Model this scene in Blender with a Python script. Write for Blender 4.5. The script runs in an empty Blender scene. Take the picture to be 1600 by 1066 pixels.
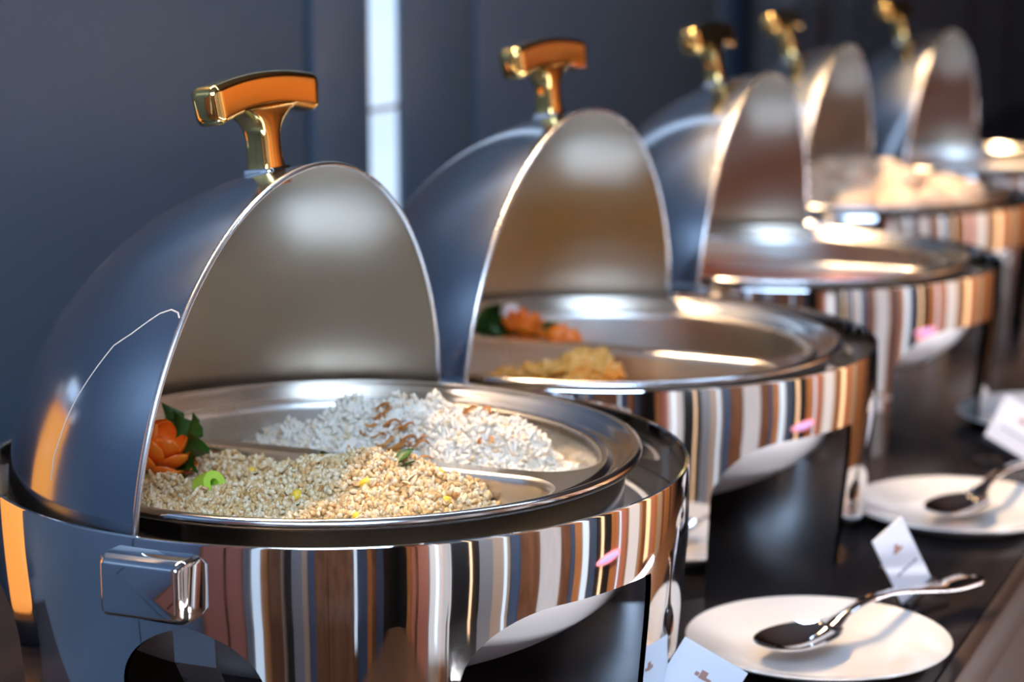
import bpy, bmesh, math, random
import numpy as np
from mathutils import Vector, Matrix, noise
random.seed(7)
RNG = np.random.RandomState(7)
PI = math.pi
scn = bpy.context.scene
COL = scn.collection
TZ = 0.80                                   # height of the buffet table top
# ------------------------------------------------------------------ frame of the buffet row
RO = np.array([-0.66, 1.48]); RD = np.array([0.3894, 0.9211]); RQ = np.array([0.9211, -0.3894])
RYAW = -math.atan2(RD[0], RD[1])
def rw(s, t, z=0.0):
    p = RO + s * RD + t * RQ
    return Vector((p[0], p[1], z))
# ------------------------------------------------------------------ camera
cam_d = bpy.data.cameras.new('camera'); cam = bpy.data.objects.new('camera', cam_d); COL.objects.link(cam)
cam.location = (0, 0, TZ + 0.16 + 0.3285)
cam.rotation_euler = (PI / 2 - 0.1872, 0, 0)
cam_d.sensor_width = 36; cam_d.lens = 36 * 3455.8 / 1600
cam_d.clip_start = 0.02; cam_d.clip_end = 60
cam_d.dof.use_dof = True; cam_d.dof.focus_distance = 1.26; cam_d.dof.aperture_fstop = 5.6
cam_d.dof.aperture_blades = 0
scn.camera = cam
# ------------------------------------------------------------------ world, lights, exposure
scn.view_settings.view_transform = 'Standard'; scn.view_settings.look = 'None'
scn.view_settings.exposure = 0.12; scn.view_settings.gamma = 1.0
scn.view_settings.use_curve_mapping = False
w = bpy.data.worlds.new('world'); scn.world = w; w.use_nodes = True
w.node_tree.nodes['Background'].inputs[0].default_value = (0.55, 0.68, 0.95, 1)
w.node_tree.nodes['Background'].inputs[1].default_value = 0.6
def area(name, loc, target, sx, sy, power, color, spread=PI):
    l = bpy.data.lights.new(name, 'AREA'); l.shape = 'RECTANGLE'; l.size = sx; l.size_y = sy
    l.energy = power; l.color = color; l.spread = spread
    o = bpy.data.objects.new(name, l); COL.objects.link(o); o.location = loc
    d = Vector(target) - Vector(loc); o.rotation_euler = d.to_track_quat('-Z', 'Y').to_euler()
    return o
WARM = (1.0, 0.66, 0.36); COOL = (0.50, 0.70, 1.0)
area('cove_lamp_light', rw(1.15, 0.12, 2.35), rw(1.15, 0.56, TZ + 0.1), 2.7, 0.07, 23, WARM, 1.5)
area('window_daylight', rw(-1.9, 1.3, 2.45), rw(0.5, 0.2, 1.0), 1.8, 0.9, 72, COOL)
area('ceiling_daylight', rw(1.0, 1.1, 2.9), rw(1.0, 0.9, 0), 0.08, 2.0, 16, COOL)
for s in (-1.3, 0.15, 1.75):                 # added side fills that brighten the water pan bowls, not windows
    area('side_bowl_fill', rw(s, 2.64, 0.9), rw(s * 0.4 + 0.4, 0.8, 0.85), 0.28, 1.6, 0.8, (0.80, 0.90, 1.0))
area('low_bowl_fill', rw(0.9, 2.66, 0.06), rw(0.9, 0.7, 0.80), 4.0, 0.08, 26, (0.95, 0.95, 1.0), 2.2)  # added floor-level fill that brightens the bowls from below, no real fixture
area('wall_fill', rw(3.0, 1.3, 2.9), rw(3.0, 2.75, 1.0), 3.8, 0.4, 62, (1.0, 0.72, 0.46), 1.6)  # added warm fill on the opposite wall, for its reflection in the lids
area('wall_fill', rw(-0.4, 1.2, 2.9), rw(-0.6, 2.75, 0.7), 2.8, 0.4, 27, (1.0, 0.80, 0.60), 1.6)  # second added fill, for the near stretch of that wall
# ------------------------------------------------------------------ materials
MATS = {}
def mat(name, color, rough=0.5, metal=0.0, noise_scale=0, noise_amt=0.0, color2=None, bump=0.0, bump_scale=60,
        rough_var=0.0, stretch=None, spec=0.5, coat=0.0, emit=None, estr=0.0, sss=0.0, trans=0.0, use_obj=True):
    if name in MATS: return MATS[name]
    m = bpy.data.materials.new(name); m.use_nodes = True; nt = m.node_tree; b = nt.nodes['Principled BSDF']
    b.inputs['Base Color'].default_value = (*color, 1); b.inputs['Roughness'].default_value = rough
    b.inputs['Metallic'].default_value = metal; b.inputs['Specular IOR Level'].default_value = spec
    b.inputs['Coat Weight'].default_value = coat; b.inputs['Coat Roughness'].default_value = 0.1
    if trans: b.inputs['Transmission Weight'].default_value = trans
    if sss:
        b.inputs['Subsurface Weight'].default_value = sss; b.inputs['Subsurface Scale'].default_value = 0.004
        b.inputs['Subsurface Radius'].default_value = (1, 0.7, 0.4)
    if emit: b.inputs['Emission Color'].default_value = (*emit, 1); b.inputs['Emission Strength'].default_value = estr
    tc = nt.nodes.new('ShaderNodeTexCoord'); mp = nt.nodes.new('ShaderNodeMapping')
    nt.links.new(tc.outputs['Object'], mp.inputs[0])
    if stretch: mp.inputs['Scale'].default_value = stretch
    if color2 is not None:
        n = nt.nodes.new('ShaderNodeTexNoise'); n.inputs['Scale'].default_value = noise_scale; n.inputs['Detail'].default_value = 5
        nt.links.new(mp.outputs[0], n.inputs['Vector'])
        r = nt.nodes.new('ShaderNodeValToRGB'); r.color_ramp.elements[0].position = 0.35; r.color_ramp.elements[1].position = 0.65
        r.color_ramp.elements[0].color = (*color, 1); r.color_ramp.elements[1].color = (*color2, 1)
        nt.links.new(n.outputs['Fac'], r.inputs[0]); nt.links.new(r.outputs[0], b.inputs['Base Color'])
    if rough_var:
        n2 = nt.nodes.new('ShaderNodeTexNoise'); n2.inputs['Scale'].default_value = 14; n2.inputs['Detail'].default_value = 6
        nt.links.new(mp.outputs[0], n2.inputs['Vector'])
        mr = nt.nodes.new('ShaderNodeMapRange'); mr.inputs[1].default_value = 0.3; mr.inputs[2].default_value = 0.7
        mr.inputs[3].default_value = max(0.0, rough - rough_var); mr.inputs[4].default_value = rough + rough_var
        nt.links.new(n2.outputs['Fac'], mr.inputs[0]); nt.links.new(mr.outputs[0], b.inputs['Roughness'])
    if bump:
        n3 = nt.nodes.new('ShaderNodeTexNoise'); n3.inputs['Scale'].default_value = bump_scale; n3.inputs['Detail'].default_value = 3
        nt.links.new(mp.outputs[0], n3.inputs['Vector'])
        bp = nt.nodes.new('ShaderNodeBump'); bp.inputs['Strength'].default_value = bump; bp.inputs['Distance'].default_value = 0.002
        nt.links.new(n3.outputs['Fac'], bp.inputs['Height']); nt.links.new(bp.outputs[0], b.inputs['Normal'])
    MATS[name] = m
    return m
M = dict(
    mirror=mat('mirror_steel', (0.80, 0.79, 0.79), 0.045, 1, rough_var=0.025, bump=0.06, bump_scale=9),
    mirror_in=mat('inner_steel', (0.30, 0.29, 0.28), 0.18, 1, rough_var=0.04),
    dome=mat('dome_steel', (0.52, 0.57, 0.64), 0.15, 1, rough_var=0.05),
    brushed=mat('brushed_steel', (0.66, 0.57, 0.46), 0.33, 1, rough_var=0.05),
    satin=mat('satin_steel', (0.80, 0.80, 0.80), 0.27, 1, rough_var=0.05),
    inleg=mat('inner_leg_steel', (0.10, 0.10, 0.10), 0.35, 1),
    alu=mat('matt_aluminium', (0.92, 0.92, 0.95), 0.55, 0.35, rough_var=0.04),
    panm=mat('pan_steel', (0.74, 0.73, 0.72), 0.17, 1, rough_var=0.06, bump=0.03, bump_scale=40),
    well=mat('well_steel', (0.72, 0.70, 0.66), 0.30, 1, rough_var=0.05),
    gold=mat('polished_brass', (1.0, 0.68, 0.24), 0.09, 1),
    dark=mat('dark_metal', (0.03, 0.03, 0.035), 0.35, 0.6),
    table=mat('table_wood', (0.016, 0.013, 0.013), 0.24, 0, noise_scale=5, color2=(0.028, 0.021, 0.020), stretch=(8, 1, 1), spec=0.25),
    edge=mat('table_edge_wood', (0.030, 0.018, 0.014), 0.35, 0, noise_scale=5, color2=(0.045, 0.026, 0.02), stretch=(8, 1, 1)),
    wall=mat('slate_panel', (0.060, 0.104, 0.168), 0.42, 0, spec=0.5, rough_var=0.05),
    seam=mat('panel_seam', (0.16, 0.14, 0.15), 0.4),
    curtain=mat('navy_curtain', (0.016, 0.030, 0.048), 0.7, noise_scale=60, color2=(0.022, 0.040, 0.062)),
    white=mat('glazed_ceramic', (0.72, 0.71, 0.69), 0.12, 0, coat=0.4),
    card=mat('card_paper', (0.80, 0.80, 0.84), 0.55),
    ink=mat('card_ink', (0.45, 0.22, 0.16), 0.6),
    ink2=mat('card_ink_grey', (0.25, 0.25, 0.30), 0.6),
    rice=mat('white_rice_grain', (0.90, 0.84, 0.72), 0.36, 0, noise_scale=90, color2=(0.84, 0.76, 0.62), sss=0.15),
    rice2=mat('stained_rice_grain', (0.84, 0.66, 0.42), 0.36),
    frice=mat('fried_rice_grain', (0.80, 0.58, 0.30), 0.34, 0, noise_scale=55, color2=(0.68, 0.43, 0.17), sss=0.1),
    frice2=mat('pale_rice_grain', (0.88, 0.72, 0.46), 0.34, 0, sss=0.1),
    frice3=mat('toasted_rice_grain', (0.50, 0.25, 0.07), 0.4, 0),
    carrot=mat('carrot', (0.95, 0.17, 0.012), 0.32, 0, noise_scale=50, color2=(0.98, 0.26, 0.02), sss=0.1),
    leaf=mat('kale_leaf', (0.020, 0.085, 0.012), 0.45, 0, noise_scale=60, color2=(0.05, 0.17, 0.02)),
    pale=mat('cucumber_flesh', (0.50, 0.58, 0.22), 0.35, 0, noise_scale=30, color2=(0.66, 0.68, 0.40)),
    scallion=mat('scallion', (0.38, 0.72, 0.03), 0.3, 0, noise_scale=40, color2=(0.55, 0.80, 0.12)),
    egg=mat('egg', (0.90, 0.62, 0.05), 0.4),
    shallot=mat('fried_shallot', (0.46, 0.15, 0.02), 0.35, 0, noise_scale=80, color2=(0.62, 0.26, 0.05)),
    chicken=mat('fried_batter', (0.78, 0.34, 0.05), 0.45, 0, noise_scale=40, color2=(0.86, 0.50, 0.14), bump=0.6, bump_scale=150),
    radish=mat('radish', (0.80, 0.82, 0.86), 0.3),
    curry=mat('red_sauce', (0.40, 0.05, 0.01), 0.12, 0, noise_scale=40, color2=(0.55, 0.12, 0.015), bump=0.4, bump_scale=60),
    broth_and_reflection=mat('amber_sauce_and_reflection', (0.42, 0.18, 0.02), 0.08, 0, noise_scale=30, color2=(0.50, 0.24, 0.03)),
    bun=mat('steamed_bun', (0.72, 0.58, 0.42), 0.45, 0, noise_scale=20, color2=(0.70, 0.48, 0.34)),
    brown=mat('brown_sauce', (0.25, 0.06, 0.02), 0.25, 0, noise_scale=30, color2=(0.34, 0.10, 0.04)),
    floor=mat('floor_wood', (0.11, 0.06, 0.035), 0.3, 0, noise_scale=4, color2=(0.16, 0.085, 0.05), stretch=(6, 1, 1)),
    ceil=mat('ceiling_paint', (0.14, 0.14, 0.15), 0.8),
    walnut=mat('walnut_panel', (0.13, 0.055, 0.028), 0.4, 0, noise_scale=3, color2=(0.22, 0.10, 0.05), stretch=(6, 6, 1)),
    oak=mat('oak_panel', (0.50, 0.22, 0.08), 0.45, 0, noise_scale=3, color2=(0.40, 0.16, 0.05), stretch=(6, 6, 1)),
    cream=mat('cream_panel', (0.42, 0.33, 0.27), 0.6),
    bluep=mat('blue_panel', (0.05, 0.09, 0.18), 0.5),
    blackp=mat('black_panel', (0.012, 0.012, 0.014), 0.4),
    greyp=mat('grey_panel', (0.22, 0.24, 0.28), 0.5),
    rosep=mat('rose_panel', (0.50, 0.20, 0.15), 0.6),
    win=mat('window_daylight', (0.6, 0.75, 0.9), 0.3, emit=(0.62, 0.80, 1.0), estr=0.6),
    slit=mat('slit_glass', (0.5, 0.65, 0.8), 0.2, emit=(0.58, 0.76, 0.98), estr=0.9),
    amber=mat('amber_glass', (0.8, 0.3, 0.05), 0.2, emit=(1.0, 0.36, 0.08), estr=0.9),
    glow=mat('lamp_glow', (1, 0.8, 0.5), 0.3, emit=(1.0, 0.62, 0.25), estr=28),
    warmwin=mat('warm_window', (1, 0.8, 0.6), 0.3, emit=(1.0, 0.58, 0.28), estr=0.9),
)
# ------------------------------------------------------------------ mesh helpers
def link(o, parent=None):
    COL.objects.link(o)
    if parent is not None: o.parent = parent
    return o
def mesh_obj(name, verts, faces, material, parent=None, smooth=True, angle=40, mats=None, midx=None, normals=None):
    me = bpy.data.meshes.new(name)
    me.from_pydata([tuple(v) for v in verts], [], [tuple(f) for f in faces]); me.update()
    for m_ in (mats or [material]): me.materials.append(m_)
    if midx is not None: me.polygons.foreach_set('material_index', midx)
    if smooth:
        me.polygons.foreach_set('use_smooth', [True] * len(me.polygons))
        if normals is None and angle < 179: me.set_sharp_from_angle(angle=math.radians(angle))
    if normals is not None: me.normals_split_custom_set_from_vertices(normals)
    return link(bpy.data.objects.new(name, me), parent)
def bm_obj(name, bm, material, parent=None, smooth=True, angle=40, recalc=True):
    if recalc: bmesh.ops.recalc_face_normals(bm, faces=bm.faces)
    me = bpy.data.meshes.new(name); bm.to_mesh(me); bm.free(); me.materials.append(material)
    if smooth:
        me.polygons.foreach_set('use_smooth', [True] * len(me.polygons))
        me.set_sharp_from_angle(angle=math.radians(angle))
    return link(bpy.data.objects.new(name, me), parent)
def lathe(name, prof, material, parent=None, n=160, closed=True, angle=40, caps=False):
    """prof: list of (r,z); closed joins last to first (solid ring)."""
    k = len(prof); v = []; f = []
    for i in range(n):
        a = 2 * PI * i / n; c, s = math.cos(a), math.sin(a)
        v += [(r * c, r * s, z) for r, z in prof]
    for i in range(n):
        j = (i + 1) % n
        for q in range(k if closed else k - 1):
            q2 = (q + 1) % k
            f.append((i * k + q, j * k + q, j * k + q2, i * k + q2))
    if caps:
        f.append([i * k for i in range(n)][::-1]); f.append([i * k + k - 1 for i in range(n)])
    return mesh_obj(name, v, f, material, parent, angle=angle)
def box_bm(bm, c, d, rot=None, bev=0.0, seg=2):
    r = bmesh.ops.create_cube(bm, size=1.0); vs = r['verts']
    bmesh.ops.scale(bm, vec=d, verts=vs)
    if bev > 0:
        es = list({e for v in vs for e in v.link_edges})
        rr = bmesh.ops.bevel(bm, geom=es, offset=bev, segments=seg, affect='EDGES', profile=0.6)
        vs = list({v for f in rr['faces'] for v in f.verts} | {v for v in vs if v.is_valid})
    m = Matrix.Translation(c) @ (rot.to_4x4() if rot else Matrix.Identity(4))
    bmesh.ops.transform(bm, matrix=m, verts=vs)
def box(name, c, d, material, parent=None, rot=None, bev=0.0, seg=2):
    bm = bmesh.new(); box_bm(bm, Vector(c), d, rot, bev, seg)
    return bm_obj(name, bm, material, parent, angle=35)
def loft(name, rings, material, parent=None, caps=True, closed_ring=True, angle=50):
    k = len(rings[0]); v = [p for r in rings for p in r]; f = []
    for i in range(len(rings) - 1):
        for q in range(k if closed_ring else k - 1):
            q2 = (q + 1) % k
            f.append((i * k + q, i * k + q2, (i + 1) * k + q2, (i + 1) * k + q))
    if caps:
        f.append(list(range(k))[::-1]); f.append([(len(rings) - 1) * k + q for q in range(k)])
    return mesh_obj(name, v, f, material, parent, angle=angle)
def tag(o, label, cat=None, group=None, kind=None):
    if label: o['label'] = label
    if cat: o['category'] = cat
    if group: o['group'] = group
    if kind: o['kind'] = kind
    return o
def empty(name, loc, rz=0.0):
    o = bpy.data.objects.new(name, None); o.empty_display_size = 0.05
    COL.objects.link(o); o.location = loc; o.rotation_euler = (0, 0, rz)
    return o
def copy_tree(o, parent=None):
    c = o.copy(); COL.objects.link(c)
    if parent is not None: c.parent = parent
    for ch in list(o.children): copy_tree(ch, c)
    return c
def rrect(w_, h_, r, n=5):
    pts = []
    for cx, cy, a0 in ((w_ - r, h_ - r, 0), (-w_ + r, h_ - r, PI / 2), (-w_ + r, -h_ + r, PI), (w_ - r, -h_ + r, 1.5 * PI)):
        for i in range(n):
            a = a0 + (PI / 2) * i / (n - 1); pts.append((cx + r * math.cos(a), cy + r * math.sin(a)))
    return pts
# ------------------------------------------------------------------ the room
def struct(o): o['kind'] = 'structure'; return o
def wall_slab(name, s0, s1, t0, t1, z0, z1, m, parent=None, bev=0.0):
    c = rw((s0 + s1) / 2, (t0 + t1) / 2, (z0 + z1) / 2)
    o = box(name, (0, 0, 0), (abs(t1 - t0), abs(s1 - s0), z1 - z0), m, parent, bev=bev)
    o.location = c; o.rotation_euler = (0, 0, RYAW)
    return o
S0, S1, T1, ZC = -2.2, 7.2, 2.75, 3.0
fl = struct(wall_slab('floor', S0, S1, -0.12, T1, -0.1, 0.0, M['floor']))
ce = struct(wall_slab('ceiling', S0, S1, -0.12, T1, ZC, ZC + 0.1, M['ceil']))
# left wall behind the row: slate panels with thin recessed joints, a tall slit window between two of them
wl = struct(wall_slab('wall_left', S0, S1, -0.12, -0.04, 0, ZC, M['seam']))
def wall_panel(s0, s1): 
    o = wall_slab('wall_panel', s0, s1, -0.04, 0.0, 0.0, ZC, M['wall'], bev=0.003)
    o.parent = wl; o.matrix_parent_inverse = wl.matrix_basis.inverted(); return o
edges = [-2.2, -0.8, 1.106]
for a, b in zip(edges[:-1], edges[1:]): wall_panel(a + 0.006, b - 0.006)
wall_panel(1.122, 1.262); wall_panel(1.346, 1.566); wall_panel(1.584, 2.62); wall_panel(2.632, 4.2); wall_panel(4.212, S1)
wn = struct(wall_slab('window_1', 1.262, 1.346, -0.030, -0.006, 0.0, 2.6, M['slit']))
for z in (0.9, 1.065, 1.22):
    struct(wall_slab('trim_1', 1.262, 1.346, -0.005, -0.001, z, z + 0.005, M['seam']))
struct(wall_slab('wall_far', S1, S1 + 0.1, -0.12, T1, 0, ZC, M['blackp']))
# opposite wall and near wall, seen only as reflections in the polished steel
wr = struct(wall_slab('wall_right', S0, S1, T1, T1 + 0.1, 0, ZC, M['walnut']))
wnr = struct(wall_slab('wall_near', S0 - 0.1, S0, -0.12, T1, 0, ZC, M['walnut']))
seq = ['walnut', 'oak', 'blackp', 'bluep', 'cream', 'walnut', 'rosep', 'greyp', 'blackp', 'oak', 'bluep', 'walnut', 'cream', 'blackp', 'walnut', 'oak', 'rosep', 'bluep', 'blackp', 'cream', 'walnut', 'greyp']
wid = [0.30, 0.16, 0.22, 0.12, 0.08, 0.26, 0.14, 0.20, 0.10, 0.24, 0.12, 0.34, 0.07, 0.3, 0.18, 0.22, 0.1, 0.26]
def panel_run(wall, a0, a1, axis, seed):
    rr = random.Random(seed); a = a0; i = seed
    while a < a1 - 0.02:
        wd = min(wid[i % len(wid)] * rr.choice((0.25, 0.4, 0.7, 1.0, 1.4)), a1 - a); mm = M[seq[(i * 5 + 3) % len(seq)]]
        if axis == 's' and a > 1.4: mm = M[('oak', 'cream', 'oak', 'walnut', 'cream', 'rosep', 'oak')[i % 7]]
        dd = rr.uniform(0.01, 0.05)
        if axis == 's': o = wall_slab('wall_panel', a, a + wd, T1 - dd, T1, 0, 2.5, mm)
        else: o = wall_slab('wall_panel', S0, S0 + dd, a, a + wd, 0, 2.5, mm)
        o.parent = wall; o.matrix_parent_inverse = wall.matrix_basis.inverted()
        a += wd; i += 1
panel_run(wr, S0, S1, 's', 1); panel_run(wnr, 0.0, T1, 't', 4)
for k, (a, b) in enumerate(((-1.4, -1.36), (-0.45, -0.41), (0.62, 0.72), (1.35, 1.39))):
    struct(wall_slab('window_%d' % (k + 2), a, b, T1 - 0.07, T1 - 0.055, 0.1, 2.4, M['win']))
for k, (a, b) in enumerate(((0.62, 0.72), (1.9, 1.94))):
    struct(wall_slab('window_%d' % (k + 7), S0 + 0.055, S0 + 0.07, a, b, 0.1, 2.4, M['win']))
for k, (a, b) in enumerate(((0.95, 1.0), (2.3, 2.5), (-0.9, -0.87))):
    struct(wall_slab('window_%d' % (k + 11), a, b, T1 - 0.07, T1 - 0.055, 0.2, 2.2, M['warmwin']))
# pleated curtain along the far end of the left wall
def curtain():
    n = 700; s0, s1 = 2.66, 7.0; v = []; f = []
    zs = [0.02, 0.7, 1.4, 2.1, 2.85]
    for layer in (0, 1):
        for i in range(n + 1):
            s = s0 + (s1 - s0) * i / n
            t = 0.055 + 0.032 * math.sin(s * 34 + 1.2 * math.sin(s * 5.1)) + 0.010 * math.sin(s * 71) + layer * 0.004
            for z in zs:
                p = rw(s, t, z); v.append(p)
    m = len(zs); off = (n + 1) * m
    for L in (0, off):
        for i in range(n):
            for q in range(m - 1):
                f.append((L + i * m + q, L + (i + 1) * m + q, L + (i + 1) * m + q + 1, L + i * m + q + 1))
    o = mesh_obj('curtain', v, f, M['curtain'], angle=80)
    return tag(o, 'dark navy pleated curtain hanging on the far part of the wall', 'curtain')
curtain()
# ------------------------------------------------------------------ the buffet table
tb = empty('buffet_table', rw(2.0, 0.0, 0)); tag(tb, 'long dark brown polished buffet table carrying all the chafing dishes', 'table')
def tpart(name, s0, s1, t0, t1, z0, z1, m, bev=0.003):
    o = wall_slab(name, s0, s1, t0, t1, z0, z1, m, bev=bev); o.location = o.location - rw(2.0, 0.0, 0); o.parent = tb; return o
TE = 0.913
tpart('tabletop', -0.165, 6.2, 0.11, TE - 0.012, TZ - 0.03, TZ, M['table'])
tpart('edge_band', -0.165, 6.2, TE - 0.012, TE, TZ - 0.04, TZ - 0.001, M['edge'])
tpart('apron', -0.14, 6.15, TE - 0.05, TE - 0.025, TZ - 0.30, TZ - 0.04, M['edge'])
tpart('apron', -0.14, 6.15, 0.12, 0.145, TZ - 0.30, TZ - 0.03, M['edge'])
for s in (-0.12, 1.6, 3.8, 6.08):
    for t in (0.15, TE - 0.12): tpart('leg', s, s + 0.06, t, t + 0.06, 0.0, TZ - 0.03, M['edge'])
# ------------------------------------------------------------------ chafing dish
R = 0.22; RT = 0.16; PR = 0.191
SPH = 0.2055; ZL = RT - 0.024; DOFF = 0.025; TAU = 0.05
def band_normals(verts): return [Vector((v[0], v[1], 0)).normalized() for v in verts]
def make_band(root):
    prof = [(R, RT - 0.046), (R, RT - 0.0012), (R - 0.0006, RT), (R - 0.0026, RT), (R - 0.003, RT - 0.0012), (R - 0.003, RT - 0.046)]
    o = lathe('frame_band', prof[::-1], M['mirror'], root, n=240, angle=30)
    return o
def make_leg(root, psi, hw, fw=0.062):
    n, m = 30, 34; v = []; f = []; nor = []; th = 0.0035
    top = RT - 0.046
    zs = []
    for j in range(m + 1):
        t = j / m
        zs.append(top - 0.038 * (1 - math.cos(t * 2 * PI / 2)) / 2 * 1.0 if t < 0.5 else None)
    zs = [top - 0.040 * (i / 16) ** 1.6 for i in range(17)] + [top - 0.040 - (top - 0.040) * (i / 14) for i in range(1, 15)]
    for layer in (0, 1):
        for z in zs:
            d = top - z; u = min(1.0, d / 0.040)
            w_ = hw + (fw / R) * (1 - math.sqrt(max(0.0, 1 - (1 - u) ** 2)))
            rad = R * (1 - 0.045 * (d / top)) - layer * th
            for i in range(n + 1):
                a = psi + (i / n * 2 - 1) * w_
                v.append((rad * math.cos(a), rad * math.sin(a), z))
                sgn = 1 if layer == 0 else -1
                nor.append(Vector((math.cos(a), math.sin(a), 0)) * sgn)
    k = n + 1; L = len(zs) * k; rows = len(zs)
    for j in range(rows - 1):
        for i in range(n):
            a, b, c, d = j * k + i, j * k + i + 1, (j + 1) * k + i + 1, (j + 1) * k + i
            f.append((d, c, b, a)); f.append((L + a, L + b, L + c, L + d))
    def strip(ids, flip):
        base = len(v); q = len(ids)
        for e, a in enumerate(ids):
            p0 = Vector(v[ids[max(e - 1, 0)]]); p1 = Vector(v[ids[min(e + 1, q - 1)]]); rad_ = Vector((v[a][0], v[a][1], 0)).normalized()
            nn = (p1 - p0).cross(rad_).normalized() * (-1 if flip else 1)
            v.append(v[a]); nor.append(nn); v.append(v[L + a]); nor.append(nn)
        for e in range(q - 1):
            a = base + 2 * e; ff = (a, a + 1, a + 3, a + 2); f.append(ff if flip else ff[::-1])
    strip([j * k for j in range(rows)], False); strip([j * k + n for j in range(rows)], True)
    strip([(rows - 1) * k + i for i in range(n + 1)], False)
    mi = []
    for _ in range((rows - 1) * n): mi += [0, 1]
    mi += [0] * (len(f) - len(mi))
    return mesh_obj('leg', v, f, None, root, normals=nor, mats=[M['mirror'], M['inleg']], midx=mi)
HANG = 0.24
def make_lid(root):
    """part of a sphere behind a nearly vertical rim plane; wall 1.6 mm thick"""
    g0 = math.acos(DOFF / SPH); NG, NT = 60, 96
    cyt, syt = math.cos(TAU), math.sin(TAU); zb = (RT - 0.030) - ZL
    def surf(rad, grow=0):
        v = []
        for i in range(NG + 1):
            g = g0 * (1 - i / NG) + 0.06 * (i / NG)
            s = rad * math.cos(g); q = rad * math.sin(g)
            sm = max(-0.98, min(0.98, zb / max(q, 1e-5)))
            t0 = math.asin(sm)
            for j in range(NT + 1):
                t = t0 + (PI - 2 * t0) * j / NT
                x, y, z = -s, q * math.cos(t), q * math.sin(t)
                x, z = x * cyt + z * syt, -x * syt + z * cyt      # lean of the rim plane
                z = max(z, zb)
                v.append((x, y, z + ZL))
        return v
    vo, vi = surf(SPH), surf(SPH - 0.0016); k = NT + 1; L = len(vo); f = []; mi = []
    for i in range(NG):
        for j in range(NT):
            a, b, c, d = i * k + j, i * k + j + 1, (i + 1) * k + j + 1, (i + 1) * k + j
            f.append((a, b, c, d)); mi.append(0); f.append((L + d, L + c, L + b, L + a)); mi.append(1)
    for j in range(NT): f.append((j + 1, j, L + j, L + j + 1)); mi.append(0)
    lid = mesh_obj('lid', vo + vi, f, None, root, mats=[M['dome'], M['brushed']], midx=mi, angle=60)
    # rolled rim along the opening
    rings = []
    q = SPH * math.sin(g0) - 0.0004
    t0 = math.asin(zb / q)
    for j in range(97):
        t = t0 + (PI - 2 * t0) * j / 96; ring = []
        for e in range(8):
            a = 2 * PI * e / 8
            qq = q + 0.0017 * math.cos(a); x = -DOFF + 0.0021 * math.sin(a)
            y, z = qq * math.cos(t), qq * math.sin(t)
            ring.append((x * cyt + z * syt, y, -x * syt + z * cyt + ZL))
        rings.append(ring)
    loft('lid_rim', rings, M['satin'], lid)
    # gold T handle, square to the dome a little behind the rim
    # built upright over the dome centre, then swung back about the hinge axis
    base = Vector((0, 0, SPH - 0.005)); rot = Matrix.Rotation(0.13, 3, 'Y')
    def P(p): return tuple(base + rot @ Vector(p))
    ft = [(-0.0115, -0.001), (-0.0115, 0.001)]
    foot = [[P((x, y, z)) for x, y in rrect(wx, wy, 0.004)] for wx, wy, z in ((0.0115, 0.014, -0.0035), (0.0115, 0.014, 0.006), (0.0105, 0.013, 0.0075))]
    ft_ = loft('handle_foot', foot, M['mirror'], lid); ft_.location = (0, 0, ZL); ft_.rotation_euler = (0, -HANG, 0)
    rings = []
    H = 0.046
    for i in range(25):
        t = i / 24; z = 0.002 + H * t
        wy = 0.0105 + 0.0022 * (1 - t) ** 6 * 1.6 + 0.024 * max(0, (t - 0.42) / 0.58) ** 2.6
        wx = 0.0076 + 0.0016 * (1 - t) ** 5 + 0.0028 * t ** 3
        rings.append([P((x, y, z - 0.003 * (y / 0.03) ** 2)) for x, y in rrect(wx, wy, min(wx, wy) * 0.45)])
    h = loft('handle', rings, M['gold'], lid, angle=60)
    # crossbar merged into the same mesh
    bm = bmesh.new(); bm.from_mesh(h.data)
    n = 44; L2 = 0.066; prev = None; sec = rrect(0.0092, 0.0115, 0.0050, 6)
    for i in range(n + 1):
        u = -1 + 2 * i / n; y = L2 * u
        e = min(1.0, (1 - abs(u)) / 0.10); sc = 0.60 + 0.40 * math.sqrt(max(0, 1 - (1 - e) ** 2))
        big = 1.0 + 0.07 * abs(u) ** 2
        zc = 0.0555 - 0.0065 * u * u
        tilt = -0.20 * u
        ring = [bm.verts.new(P((x * sc * big, y + math.sin(tilt) * zz * sc * -1.0, zc + zz * sc * big))) for x, zz in sec]
        if prev:
            for q in range(len(ring)): bm.faces.new((prev[q], prev[(q + 1) % len(ring)], ring[(q + 1) % len(ring)], ring[q]))
            if i == n: bm.faces.new(ring)
        else: bm.faces.new(ring[::-1])
        prev = ring
    bmesh.ops.recalc_face_normals(bm, faces=bm.faces)
    bm.to_mesh(h.data); bm.free()
    h.data.polygons.foreach_set('use_smooth', [True] * len(h.data.polygons)); h.data.set_sharp_from_angle(angle=math.radians(60))
    h.location = (0, 0, ZL); h.rotation_euler = (0, -HANG, 0)
    return lid
def dshape(ri, w_, rc, off, n=14, m=60):
    """rounded half disc on +Y: radius ri, straight side at y=w_, corner radius rc; off moves the outline inward"""
    ri -= off; w_ += off; rc = max(rc - off * 0.5, 0.004); pts = []
    yc = w_ + rc; xc = math.sqrt((ri - rc) ** 2 - yc ** 2)
    a0 = math.atan2(yc, xc)
    for i in range(m + 1):
        a = a0 + (PI - 2 * a0) * i / m; pts.append((ri * math.cos(a), ri * math.sin(a)))
    for i in range(1, n + 1):
        a = (PI - a0) + ((1.5 * PI) - (PI - a0)) * i / n; pts.append((-xc + rc * math.cos(a), yc + rc * math.sin(a)))
    for i in range(0, n + 1):
        a = -PI / 2 + (a0 + PI / 2) * i / n
        if i < n: pts.append((xc + rc * math.cos(a), yc + rc * math.sin(a)))
    return pts
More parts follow.
